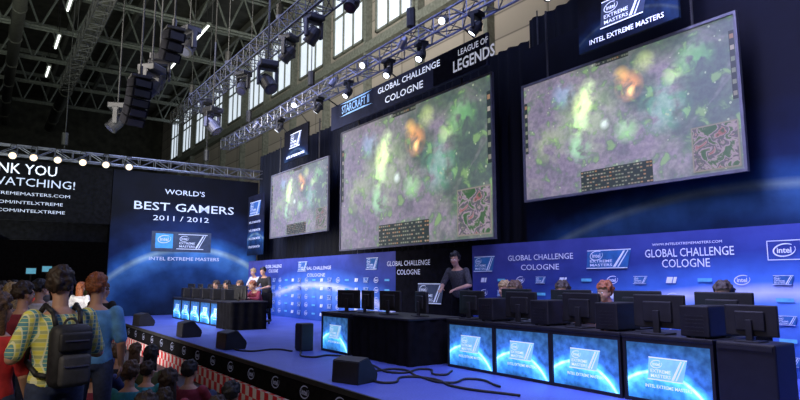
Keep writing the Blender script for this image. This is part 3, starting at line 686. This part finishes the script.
# ---------------------------------------------------------------- people
def voxel(bm,vs,it=3):
    me=bpy.data.meshes.new('v'); bm.to_mesh(me); bm.free(); o=bpy.data.objects.new('v',me); C.objects.link(o)
    a=o.modifiers.new('r','REMESH'); a.mode='VOXEL'; a.voxel_size=vs; b=o.modifiers.new('s','SMOOTH'); b.factor=.5; b.iterations=it
    dg=bpy.context.evaluated_depsgraph_get(); m2=bpy.data.meshes.new_from_object(o.evaluated_get(dg)); bpy.data.objects.remove(o); bpy.data.meshes.remove(me)
    return m2
V=Vector
def hand(bm,w,d,pn,side,curl=.5):
    d=V(d).normalized(); pn=(V(pn)-d*V(pn).dot(d)).normalized(); ac=d.cross(pn)*side
    Mx=Matrix.Translation(w+d*.045)@Matrix(((d.x,ac.x,pn.x,0),(d.y,ac.y,pn.y,0),(d.z,ac.z,pn.z,0),(0,0,0,1)))
    ell(bm,(0,0,0),(.055,.042,.017),Mx,12)
    for k,(o,L) in enumerate(((.031,.072),(.011,.082),(-.011,.076),(-.031,.06))):
        p=w+d*.085+ac*o; a=curl*.6; p1=p+(d*math.cos(a)+pn*math.sin(a)+ac*o*1.5)*L*.5; a2=curl*1.6; p2=p1+(d*math.cos(a2)+pn*math.sin(a2))*L*.5
        cap(bm,p,p1,.0095,.009,8); cap(bm,p1,p2,.009,.0075,8)
    p=w+d*.025+ac*.035; p1=p+(d*.7+ac*.7+pn*.2)*.04; p2=p1+(d*.9+ac*.2+pn*.4)*.032
    cap(bm,p,p1,.012,.0105,8); cap(bm,p1,p2,.0105,.009,8)
def pose(kind):
    if kind=='stand':
        return dict(H=V((0,0,.95)),N=V((0,.01,1.47)),Hd=V((0,.03,1.655)),S=V((.185,0,1.42)),E=V((.25,-.03,1.14)),W=V((.24,.1,.92)),hd=V((0,.3,-1)),P=V((.095,0,.93)),K=V((.11,.02,.5)),A=V((.12,-.02,.09)),pn=V((-1,0,0)))
    if kind=='hold':
        return dict(H=V((0,0,.95)),N=V((0,.01,1.47)),Hd=V((0,.04,1.65)),S=V((.185,0,1.42)),E=V((.29,.02,1.15)),W=V((.13,.25,1.16)),hd=V((-.6,.8,.1)),P=V((.095,0,.93)),K=V((.12,.02,.5)),A=V((.14,-.02,.09)),pn=V((0,-.3,1)))
    if kind=='lean':
        return dict(H=V((0,-.03,.94)),N=V((0,.12,1.44)),Hd=V((0,.19,1.61)),S=V((.185,.10,1.39)),E=V((.30,.16,1.13)),W=V((.16,.40,1.06)),hd=V((-.3,1,-.2)),P=V((.095,-.02,.92)),K=V((.13,.02,.5)),A=V((.15,-.02,.09)),pn=V((0,-.2,-1)))
    if kind=='floor':
        return dict(H=V((0,0,.13)),N=V((0,.06,.63)),Hd=V((0,.09,.81)),S=V((.18,.05,.58)),E=V((.27,.12,.34)),W=V((.2,.33,.27)),hd=V((-.2,1,-.3)),P=V((.09,.02,.12)),K=V((.33,.33,.22)),A=V((-.08,.42,.07)),pn=V((0,-.3,-1)))
    if kind=='knees':
        return dict(H=V((0,0,.13)),N=V((0,-.02,.64)),Hd=V((0,.02,.82)),S=V((.18,-.02,.59)),E=V((.25,.12,.40)),W=V((.1,.36,.42)),hd=V((-.7,.6,-.1)),P=V((.09,.02,.12)),K=V((.15,.40,.46)),A=V((.13,.52,.08)),pn=V((0,-.6,-1)))
    return dict(H=V((0,0,.46)),N=V((0,.19,.89)),Hd=V((0,.27,1.05)),S=V((.185,.17,.84)),E=V((.27,.26,.68)),W=V((.2,.46,.71)),hd=V((-.2,1,0)),P=V((.095,.02,.44)),K=V((.13,.42,.48)),A=V((.13,.40,.09)),pn=V((0,0,-1)))
def mir(v): return V((-v.x,v.y,v.z))
SKIN=mat('skin',(.50,.28,.19),.55,var=.1); LIP=mat('lips',(.42,.14,.12),.5,var=.1); EW=mat('eye white',(.8,.8,.78),.3,var=.03); EP=mat('eye iris',(.04,.025,.02),.2)
def hairmat(n,c): return mat(n+' hair',c,.6,var=.6,scale=70,bump=.4)
HAIR={'dark brown':hairmat('dark brown',(.028,.016,.010)),'blond':hairmat('blond',(.36,.25,.11)),'ginger':hairmat('ginger',(.24,.07,.02)),'black':hairmat('black',(.008,.007,.008)),'light brown':hairmat('light brown',(.09,.05,.026))}
def shirtm(n,c): return mat(n+' cloth',c,.8,var=.25,scale=14,bump=.2)
SH={'red':(.50,.025,.03),'orange':(.60,.16,.04),'white':(.6,.6,.62),'grey':(.14,.14,.16),'navy':(.02,.03,.12),'light blue':(.10,.30,.60),'olive':(.10,.12,.05),'black':(.015,.015,.018),'maroon':(.22,.02,.04),'teal':(.02,.20,.23),'pink':(.5,.16,.24),'mustard':(.42,.26,.04)}
SH={k:shirtm(k,v) for k,v in SH.items()}
JEANS=mat('dark denim',(.03,.045,.10),.8,var=.3,scale=30); SHOE=mat('shoe leather',(.03,.03,.03),.5)
def person(label,kind,shirt,hairm,hair='short',sleeve=.55,vs=.0105,look=(0,0),group=None,trs=None,skin=SKIN,bulk=1.0):
    J=pose(kind); t=thing('person',label,'person',(0,0,0),group)
    H_,N_=J['H'],J['N']; up=(N_-H_); L=up.length; up.normalize(); rt=V((1,0,0)); fw=up.cross(rt)*1.0
    def trings(inf,lo,hi):
        pr=[(-.12,.145,.10),(-.02,.165,.118),(.1,.168,.12),(.3,.142,.104),(.52,.158,.115),(.72,.175,.118),(.86,.175,.10),(.95,.12,.08),(1.03,.065,.06)]
        return [(H_+up*L*s,rt*(a*bulk+inf),fw*(b*bulk+inf)) for s,a,b in pr if lo<=s<=hi]
    bm=B(); loft(bm,trings(0,-1,2))
    Rh=Matrix.Translation(J['Hd'])@Matrix.Rotation(look[0],4,'Z')@Matrix.Rotation(look[1],4,'X')
    cap(bm,N_-up*.02,J['Hd']+V((0,-.015,-.06)),.058,.052)
    ell(bm,(0,-.012,.028),(.076,.096,.096),Rh,20); ell(bm,(0,.018,-.03),(.064,.072,.088),Rh,20); ell(bm,(0,.048,-.09),(.036,.034,.03),Rh)
    cap(bm,Rh@V((0,.088,.002)),Rh@V((0,.108,-.03)),.008,.014,8); ell(bm,(0,.085,.024),(.05,.012,.01),Rh)
    for s in (-1,1): ell(bm,(s*.077,-.004,-.012),(.012,.02,.031),Rh,10); ell(bm,(s*.04,.062,-.035),(.02,.02,.02),Rh,10)
    for s in (1,-1):
        f=(lambda v:v) if s==1 else mir
        Sx,E,W,P,K,A=f(J['S']),f(J['E']),f(J['W']),f(J['P']),f(J['K']),f(J['A'])
        if kind=='floor' and s==-1: A=A+V((0,-.12,.02))
        cap(bm,Sx,E,.056*bulk,.043); cap(bm,E,W,.044,.029)
        hand(bm,W,f(J['hd']),f(J['pn']),s*(1 if kind in('desk','knees','floor','lean') else -1),.5)
        cap(bm,P,K,.088*bulk,.058); cap(bm,K,A,.058,.038)
        fd=V((s*.15,1,0)).normalized() if kind!='floor' else V((-s*.9,.35,0)).normalized()
        cap(bm,A+V((0,0,-.03)),A+fd*.13+V((0,0,-.055)),.04,.03)
    body=fin('body',voxel(bm,vs),skin,t,True)
    for s in (-1,1):
        bm=B(); ell(bm,(s*.029,.0785,-.002),(.014,.012,.010),Rh,12); n0=len(bm.faces); ell(bm,(s*.029,.0875,-.002),(.007,.004,.007),Rh,10)
        bm.faces.ensure_lookup_table()
        for k in range(n0,len(bm.faces)): bm.faces[k].material_index=1
        me=bpy.data.meshes.new('eye'); bm.to_mesh(me); bm.free(); me.materials.append(EW); me.materials.append(EP); fin('eye',me,None,body,True)
    bm=B(); ell(bm,(0,.088,-.062),(.024,.008,.0065),Rh,12); part('mouth',bm,LIP,body,True)
    bm=B(); hc=V((0,-.018,.034)); ell(bm,hc,(.091,.113,.110),Rh,56); Ri=Rh.inverted()
    dl=[]
    for v in bm.verts:
        q=Ri@v.co; jag=.014*noise.noise(V((q.x*70,q.y*70,3.1)))
        if (q.y>.035 and q.z+jag<.052) or q.z+jag<-.082: dl.append(v)
        elif abs(q.x)>.055 and q.z+jag<-.002 and q.y>-.03: dl.append(v)
        n_=(v.co-Rh@hc).normalized()
        v.co+= n_*(noise.noise(v.co*26)*.024+abs(noise.noise(v.co*75))*.018)
        if q.z<-.02: v.co-= n_*min(.022,(-.02-q.z)*.4)
    bmesh.ops.delete(bm,geom=dl,context='VERTS')
    if hair=='long':
        q=lambda x,y,z:Rh@V((x,y,z))
        loft(bm,[(q(0,-.03,.08),V((.06,0,0)),V((0,.06,0))),(q(0,-.045,0),V((.090,0,0)),V((0,.067,0))),(q(0,-.06,-.12),V((.096,0,0)),V((0,.05,0))),(q(.008,-.075,-.22),V((.088,0,0)),V((0,.035,0))),(q(-.005,-.08,-.32),V((.05,0,0)),V((0,.02,0)))],28)
    part('hair',bm,hairm,t,True)
    bm=B(); loft(bm,trings(.014,-.1,.96)); 
    for s in (1,-1):
        f=(lambda v:v) if s==1 else mir
        Sx,E,W=f(J['S']),f(J['E']),f(J['W']); cap(bm,Sx,Sx.lerp(E,min(1,sleeve*1.6)),.067*bulk,.06 if sleeve<.9 else .055)
        ell(bm,Sx,(.068*bulk,)*3)
        if sleeve>=.9: cap(bm,E,E.lerp(W,.92),.056,.043)
    fin('shirt',voxel(bm,.013,4),shirt,t,True)
    bm=B(); loft(bm,trings(.012,-.2,.12))
    for s in (1,-1):
        f=(lambda v:v) if s==1 else mir
        P,K,A=f(J['P']),f(J['K']),f(J['A'])
        if kind=='floor' and s==-1: A=A+V((0,-.12,.02))
        cap(bm,P,K,.1*bulk,.072); cap(bm,K,K.lerp(A,.95),.07,.056)
    fin('trousers',voxel(bm,.014,4),trs or JEANS,t,True)
    for s in (1,-1):
        f=(lambda v:v) if s==1 else mir
        A=f(J['A'])
        if kind=='floor' and s==-1: A=A+V((0,-.12,.02))
        fd=V((s*.15,1,0)).normalized() if kind!='floor' else V((-s*.9,.35,0)).normalized()
        bm=B(); cap(bm,A+V((0,0,-.035))-fd*.03,A+fd*.14+V((0,0,-.048)),.05,.04); cap(bm,A,A+V((0,0,-.03)),.048,.05)
        for v in bm.verts: v.co.z=max(v.co.z,0.0)
        part('shoe',bm,SHOE,t,True)
    return t
def setm(root,which,m):
    for c in root.children:
        if c.name.split('.')[0]==which:
            c.material_slots[0].link='OBJECT'; c.material_slots[0].material=m
g=G('plaid cloth'); x=g.xyz(g.coord()); 
def stripe(g,v,f,ph,w): return g.math('GREATER_THAN',g.math('SINE',g.math('MULTIPLY_ADD',v,f,ph)),w)
h=g.math('ADD',x[0],g.math('MULTIPLY',x[1],.6)); c=g.mix(stripe(g,h,110,0,.1),(.80,.74,.12),(.14,.36,.36))
c=g.mix(g.math('MULTIPLY',stripe(g,x[2],110,.5,.25),.45),c,(.06,.22,.36)); c=g.mix(g.math('MULTIPLY',stripe(g,h,220,1,.85),.8),c,(.9,.9,.6)); c=g.mix(g.math('MULTIPLY',stripe(g,x[2],220,2,.85),.8),c,(.9,.85,.35))
g.l(c,g.b.inputs['Base Color']); g.b.inputs['Roughness'].default_value=.8; PLAID=g.m
def at(px,gd,z=0):
    r=(px-400)/F*gd; return V((r*math.cos(AL)+gd*math.sin(AL),-r*math.sin(AL)+gd*math.cos(AL),z))
hero=person('man in a yellow and blue plaid shirt wearing a black backpack','hold',PLAID,HAIR['dark brown'],vs=.009,look=(-.5,0),bulk=1.02)
P=at(66,4.75); hero.location=P; hero.rotation_euler=(0,0,.25); hero.scale=(1.065,)*3
t=thing('backpack','black and grey backpack worn by the man in plaid','backpack',(0,0,0))
bk=mat('backpack nylon',(.015,.015,.018),.6,var=.4,scale=30,bump=.2); bg=mat('backpack grey',(.05,.05,.055),.6,scale=30)
bm=B(); box(bm,-.135,.135,-.30,-.14,.95,1.38,bev=.055); part('main_compartment',bm,bk,t,True)
bm=B(); box(bm,-.105,.105,-.35,-.29,.97,1.18,bev=.028); part('front_pocket',bm,bg,t,True)
bm=B(); box(bm,-.11,.11,-.33,-.29,1.20,1.33,bev=.018); part('top_pocket',bm,bk,t,True)
for s in (-1,1):
    bm=B(); pts=[V((s*.08,-.16,1.36)),V((s*.09,-.12,1.46)),V((s*.105,.0,1.51)),V((s*.115,.125,1.42)),V((s*.14,.15,1.28)),V((s*.17,.1,1.12)),V((s*.165,-.1,1.04)),V((s*.115,-.17,1.03))]
    for a,b in zip(pts,pts[1:]): cap(bm,a,b,.018,.018,8)
    part('shoulder_strap',bm,bk,t,True)
bm=B()
for k in range(8):
    a0=PI*k/8;a1=PI*(k+1)/8; cap(bm,(.045*math.cos(a0),-.2,1.37+.05*math.sin(a0)),(.045*math.cos(a1),-.2,1.37+.05*math.sin(a1)),.009,.009,6)
part('grab_handle',bm,bg,t,True)
for z,yy in ((1.1,-.362),(1.27,-.342)):
    bm=B(); box(bm,-.08,.08,yy,-.32,z,z+.008); part('zip',bm,M['alu'],t)
t.location=hero.location; t.rotation_euler=hero.rotation_euler; t.scale=hero.scale
stA=person('person in a light blue shirt with ginger hair behind the plaid man','stand',SH['light blue'],HAIR['ginger'],look=(-.4,0)); stA.location=at(100,6.1); stA.rotation_euler=(0,0,-.3); stA.scale=(1.04,)*3
stB=person('long haired person in a red top standing at the left photo edge','stand',SH['red'],HAIR['light brown'],hair='long',look=(-.3,.1),bulk=.9); stB.location=at(4,4.7); stB.rotation_euler=(0,0,-.5); stB.scale=(.95,)*3
stand=[(-22,5.4,stA,'orange','blond','short haired blond person in an orange shirt at the far left edge'),
(27,6.6,stA,'maroon','dark brown','dark haired person in a maroon top behind the red topped woman'),
(16,8.0,stB,'grey','blond','blond long haired person in grey standing in the left crowd'),
(43,9.0,stA,'white','black','black haired person in white left of the plaid man'),
(2,9.5,stA,'navy','light brown','person in navy standing deep in the left crowd'),
(60,11.5,stB,'pink','dark brown','long haired person in a pink top beyond the plaid man'),
(18,12.0,stA,'teal','black','black haired person in teal far back at left'),
(30,10.4,stB,'mustard','ginger','ginger long haired person in mustard deep in the left crowd'),
(7,13.5,stA,'white','dark brown','dark haired person in white far back at the left edge'),
(106,10.2,stA,'black','light brown','person in a black shirt beyond the light blue shirted man'),
(34,14,stA,'red','blond','blond person in red far back at left'),
(50,16,stA,'grey','black','black haired person in grey far back left of the plaid man'),
(84,15,stB,'white','ginger','ginger long haired person in white near the far opening'),
(98,24.5,stB,'maroon','blond','blond person in maroon standing in the far opening'),
(70,25,stA,'navy','dark brown','person in navy standing in the far opening'),
(13,24,stA,'grey','dark brown','person in grey standing in the far opening at left'),
(44,26,stA,'teal','black','person in teal standing beyond the far opening'),
(86,27,stA,'olive','ginger','ginger haired person in olive beyond the far opening')]
for px,gd,tp,sh,hr,lab in stand:
    o=dup(tp,at(px,gd),-random.uniform(.1,.9),lab,scale=random.uniform(.93,1.02)); setm(o,'shirt',SH[sh]); setm(o,'hair',HAIR[hr])
flA=person('x','floor',SH['red'],HAIR['dark brown'],look=(0,.1)); flB=person('x','knees',SH['grey'],HAIR['blond'],hair='long',look=(0,.12),bulk=.9); flC=person('x','knees',SH['white'],HAIR['light brown'],look=(-.3,.15),sleeve=1)
TR={'jeans':JEANS,'black trousers':M['blackmatte'],'beige trousers':shirtm('beige',(.3,.24,.16))}
darkf=['black','navy','grey','maroon','olive','red','teal']
combos=[(s,h,tr) for s in SH for h in HAIR for tr in TR]; random.shuffle(combos)
combos.sort(key=lambda c:(random.random()+(0 if c[0] in darkf else .3)+(.25 if c[1] in('ginger','blond') else 0)))
tpl=[flA,flB,flC]; used=[0,0,0]; spots=[]
for r in range(21):
    y=5.2+r*.68
    for ci in range(8):
        x=1.72-ci*.62+(.3 if r%2 else 0)+random.uniform(-.08,.08)
        spots.append((x,y+random.uniform(-.08,.08)))
stp=[at(a[0],a[1]) for a in stand]+[hero.location,stA.location,stB.location]
n=0
for x,y in spots:
    rr=x*math.cos(AL)-y*math.sin(AL); gg=x*math.sin(AL)+y*math.cos(AL); px=400+F*rr/gg
    if px<-20 or any((V((x,y,0))-V((p.x,p.y,0))).length<.55 for p in stp) or gg<4.9 or px>262: continue
    if n>=len(combos): break
    k=n%3; sh,hr,tr=combos[n]
    lab='%s haired person in a %s top and %s sitting cross legged'%(hr,sh,tr)
    if k==1: lab='long haired %s person in a %s top and %s'%(hr,sh,tr)
    if k==2: lab='%s haired person hugging knees in long sleeved %s top and %s'%(hr,sh,tr)
    if not used[k]: o=tpl[k]; used[k]=1; o['label']=lab
    else: o=dup(tpl[k],None,None,lab)
    o['group']='audience sitting on the floor'
    o.location=(x,y,0); o.rotation_euler=(0,0,-random.uniform(.3,1.0)); s=random.uniform(.84,1.0); o.scale=(s,)*3
    setm(o,'shirt',SH[sh]); setm(o,'hair',HAIR[hr]); setm(o,'trousers',TR[tr]); n+=1
print('floor audience',n)
host=person('person in dark clothes leaning forward on stage before the logo wall','lean',SH['black'],HAIR['black'],look=(.1,-.1),trs=M['blackmatte'])
Y=7.3/math.tan(math.atan((460-400)/F)+AL); host.location=(7.3,Y,SZ); host.rotation_euler=(0,0,PI/2+.3); host.scale=(.98,)*3
setm(host,'shirt',mat('charcoal cloth',(.05,.05,.06),.8,var=.5,scale=40))
def mkchair(label):
    t=thing('office_chair',label,'chair',(0,0,0),'players chairs')
    bm=B(); box(bm,-.23,.23,-.2,.25,.30,.345,bev=.02); part('seat',bm,M['blackmatte'],t,True)
    bm=B(); box(bm,-.21,.21,-.27,-.21,.42,.85,bev=.025); part('backrest',bm,M['blackmatte'],t,True)
    bm=B(); cyl(bm,(0,0,.08),(0,0,.31),.03); box(bm,-.03,.03,-.26,0,.28,.31); box(bm,-.03,.03,-.28,-.25,.28,.5); part('post',bm,M['darkalu'],t)
    bm=B()
    for k in range(5):
        a=2*PI*k/5; bar(bm,(0,0,.1),(.27*math.cos(a),.27*math.sin(a),.07),.03); ell(bm,(.27*math.cos(a),.27*math.sin(a),.03),(.03,.03,.03),seg=8)
    part('base',bm,M['darkalu'],t)
    return t
ch=None
pl=person('x','desk',SH['white'],HAIR['ginger'],sleeve=1,look=(0,-.05))
pls=[(6.7,6.3,'white','light brown','brown haired player in white at the first near desk'),(6.68,5.45,'grey','dark brown','dark haired player in grey at the second near desk'),(6.66,4.72,'orange','ginger','ginger player in orange at the third near desk'),(6.7,3.3,'light blue','dark brown','dark haired player in light blue at the fourth near desk'),
(6.4,16.0,'maroon','ginger','ginger player in maroon at the far row, nearest seat'),(6.4,17.0,'orange','light brown','brown haired player in orange at the far row, second seat'),(6.4,18.0,'grey','black','black haired player in grey at the far row, middle seat'),(6.4,19.0,'white','dark brown','dark haired player in white at the far row, fourth seat'),
(7.2,7.05,'white','blond','blond person in white seated right of the leaning person')]
for i,(x,y,sh,hr,lab) in enumerate(pls):
    o=pl if i==0 else dup(pl,None,None,lab); o['label']=lab; o['group']='seated players'
    o.location=(x,y,SZ); o.rotation_euler=(0,0,PI/2+random.uniform(-.2,.2)); setm(o,'shirt',SH[sh]); setm(o,'hair',HAIR[hr])
    cl='black office chair under the '+lab
    if ch is None: ch=mkchair(cl); c_=ch
    else: c_=dup(ch,None,None,cl)
    c_.location=o.location; c_.rotation_euler=o.rotation_euler
for px,X,sh,hr,lab in ((268,6.9,'black','black','person in black standing behind the covered table at the far row'),(258,7.4,'white','blond','blond person in white standing against the far logo wall')):
    Y=X/math.tan(math.atan((px-400)/F)+AL); o=dup(host,(X,Y,SZ),PI/2+.4,lab,scale=.9); setm(o,'shirt',SH[sh]); setm(o,'hair',HAIR[hr])
# ---------------------------------------------------------------- lights
def area(loc,sx,sy,pw,col,spread=180):
    l=bpy.data.lights.new('area','AREA'); l.shape='RECTANGLE'; l.size=sx; l.size_y=sy; l.energy=pw; l.color=col; l.spread=math.radians(spread)
    o=bpy.data.objects.new('area_light',l); C.objects.link(o); o.location=loc; return o
def aim(o,t): o.rotation_euler=(V(t)-o.location).to_track_quat('-Z','Y').to_euler()
a=area((5.6,11,8.6),2.5,22,660,(.38,.45,1)); a.rotation_euler=(0,math.radians(-6),0)
a=area((5.0,3.5,6.5),1.5,5,400,(.5,.5,1),120); aim(a,(8.4,3.5,1.4))
a=area((5.0,17,6.5),5,1.5,250,(.45,.5,1),120); aim(a,(8.4,17.5,1.4))
a=area((5.5,18.5,5.8),3,1,110,(.5,.65,1)); aim(a,(6,22.4,1.5))
a=area((-5,4,5.5),3,3,90,(1,.75,.55)); aim(a,(1.5,8,.8))
a=area((-1.6,2.6,3.2),.8,.8,45,(1,.9,.75)); aim(a,(.6,5,1.5))  # unseen fill light added to brighten the plaid man
a=area((-6,16,9.5),14,24,1900,(.85,.92,.78),150); aim(a,(-2,20,18))  # unseen uplight added to brighten the roof
a=area((1,14,12),3,26,1500,(1,.93,.86),110); aim(a,(14,20,12))  # unseen fill light added for the clad window wall
a=area((2,28,4.6),4,4,60,(1,.7,.6))  # unseen warm light added to brighten the space beyond the opening
w=bpy.data.worlds.new('world'); S.world=w; w.use_nodes=True; w.node_tree.nodes['Background'].inputs[0].default_value=(.25,.3,.5,1); w.node_tree.nodes['Background'].inputs[1].default_value=.06
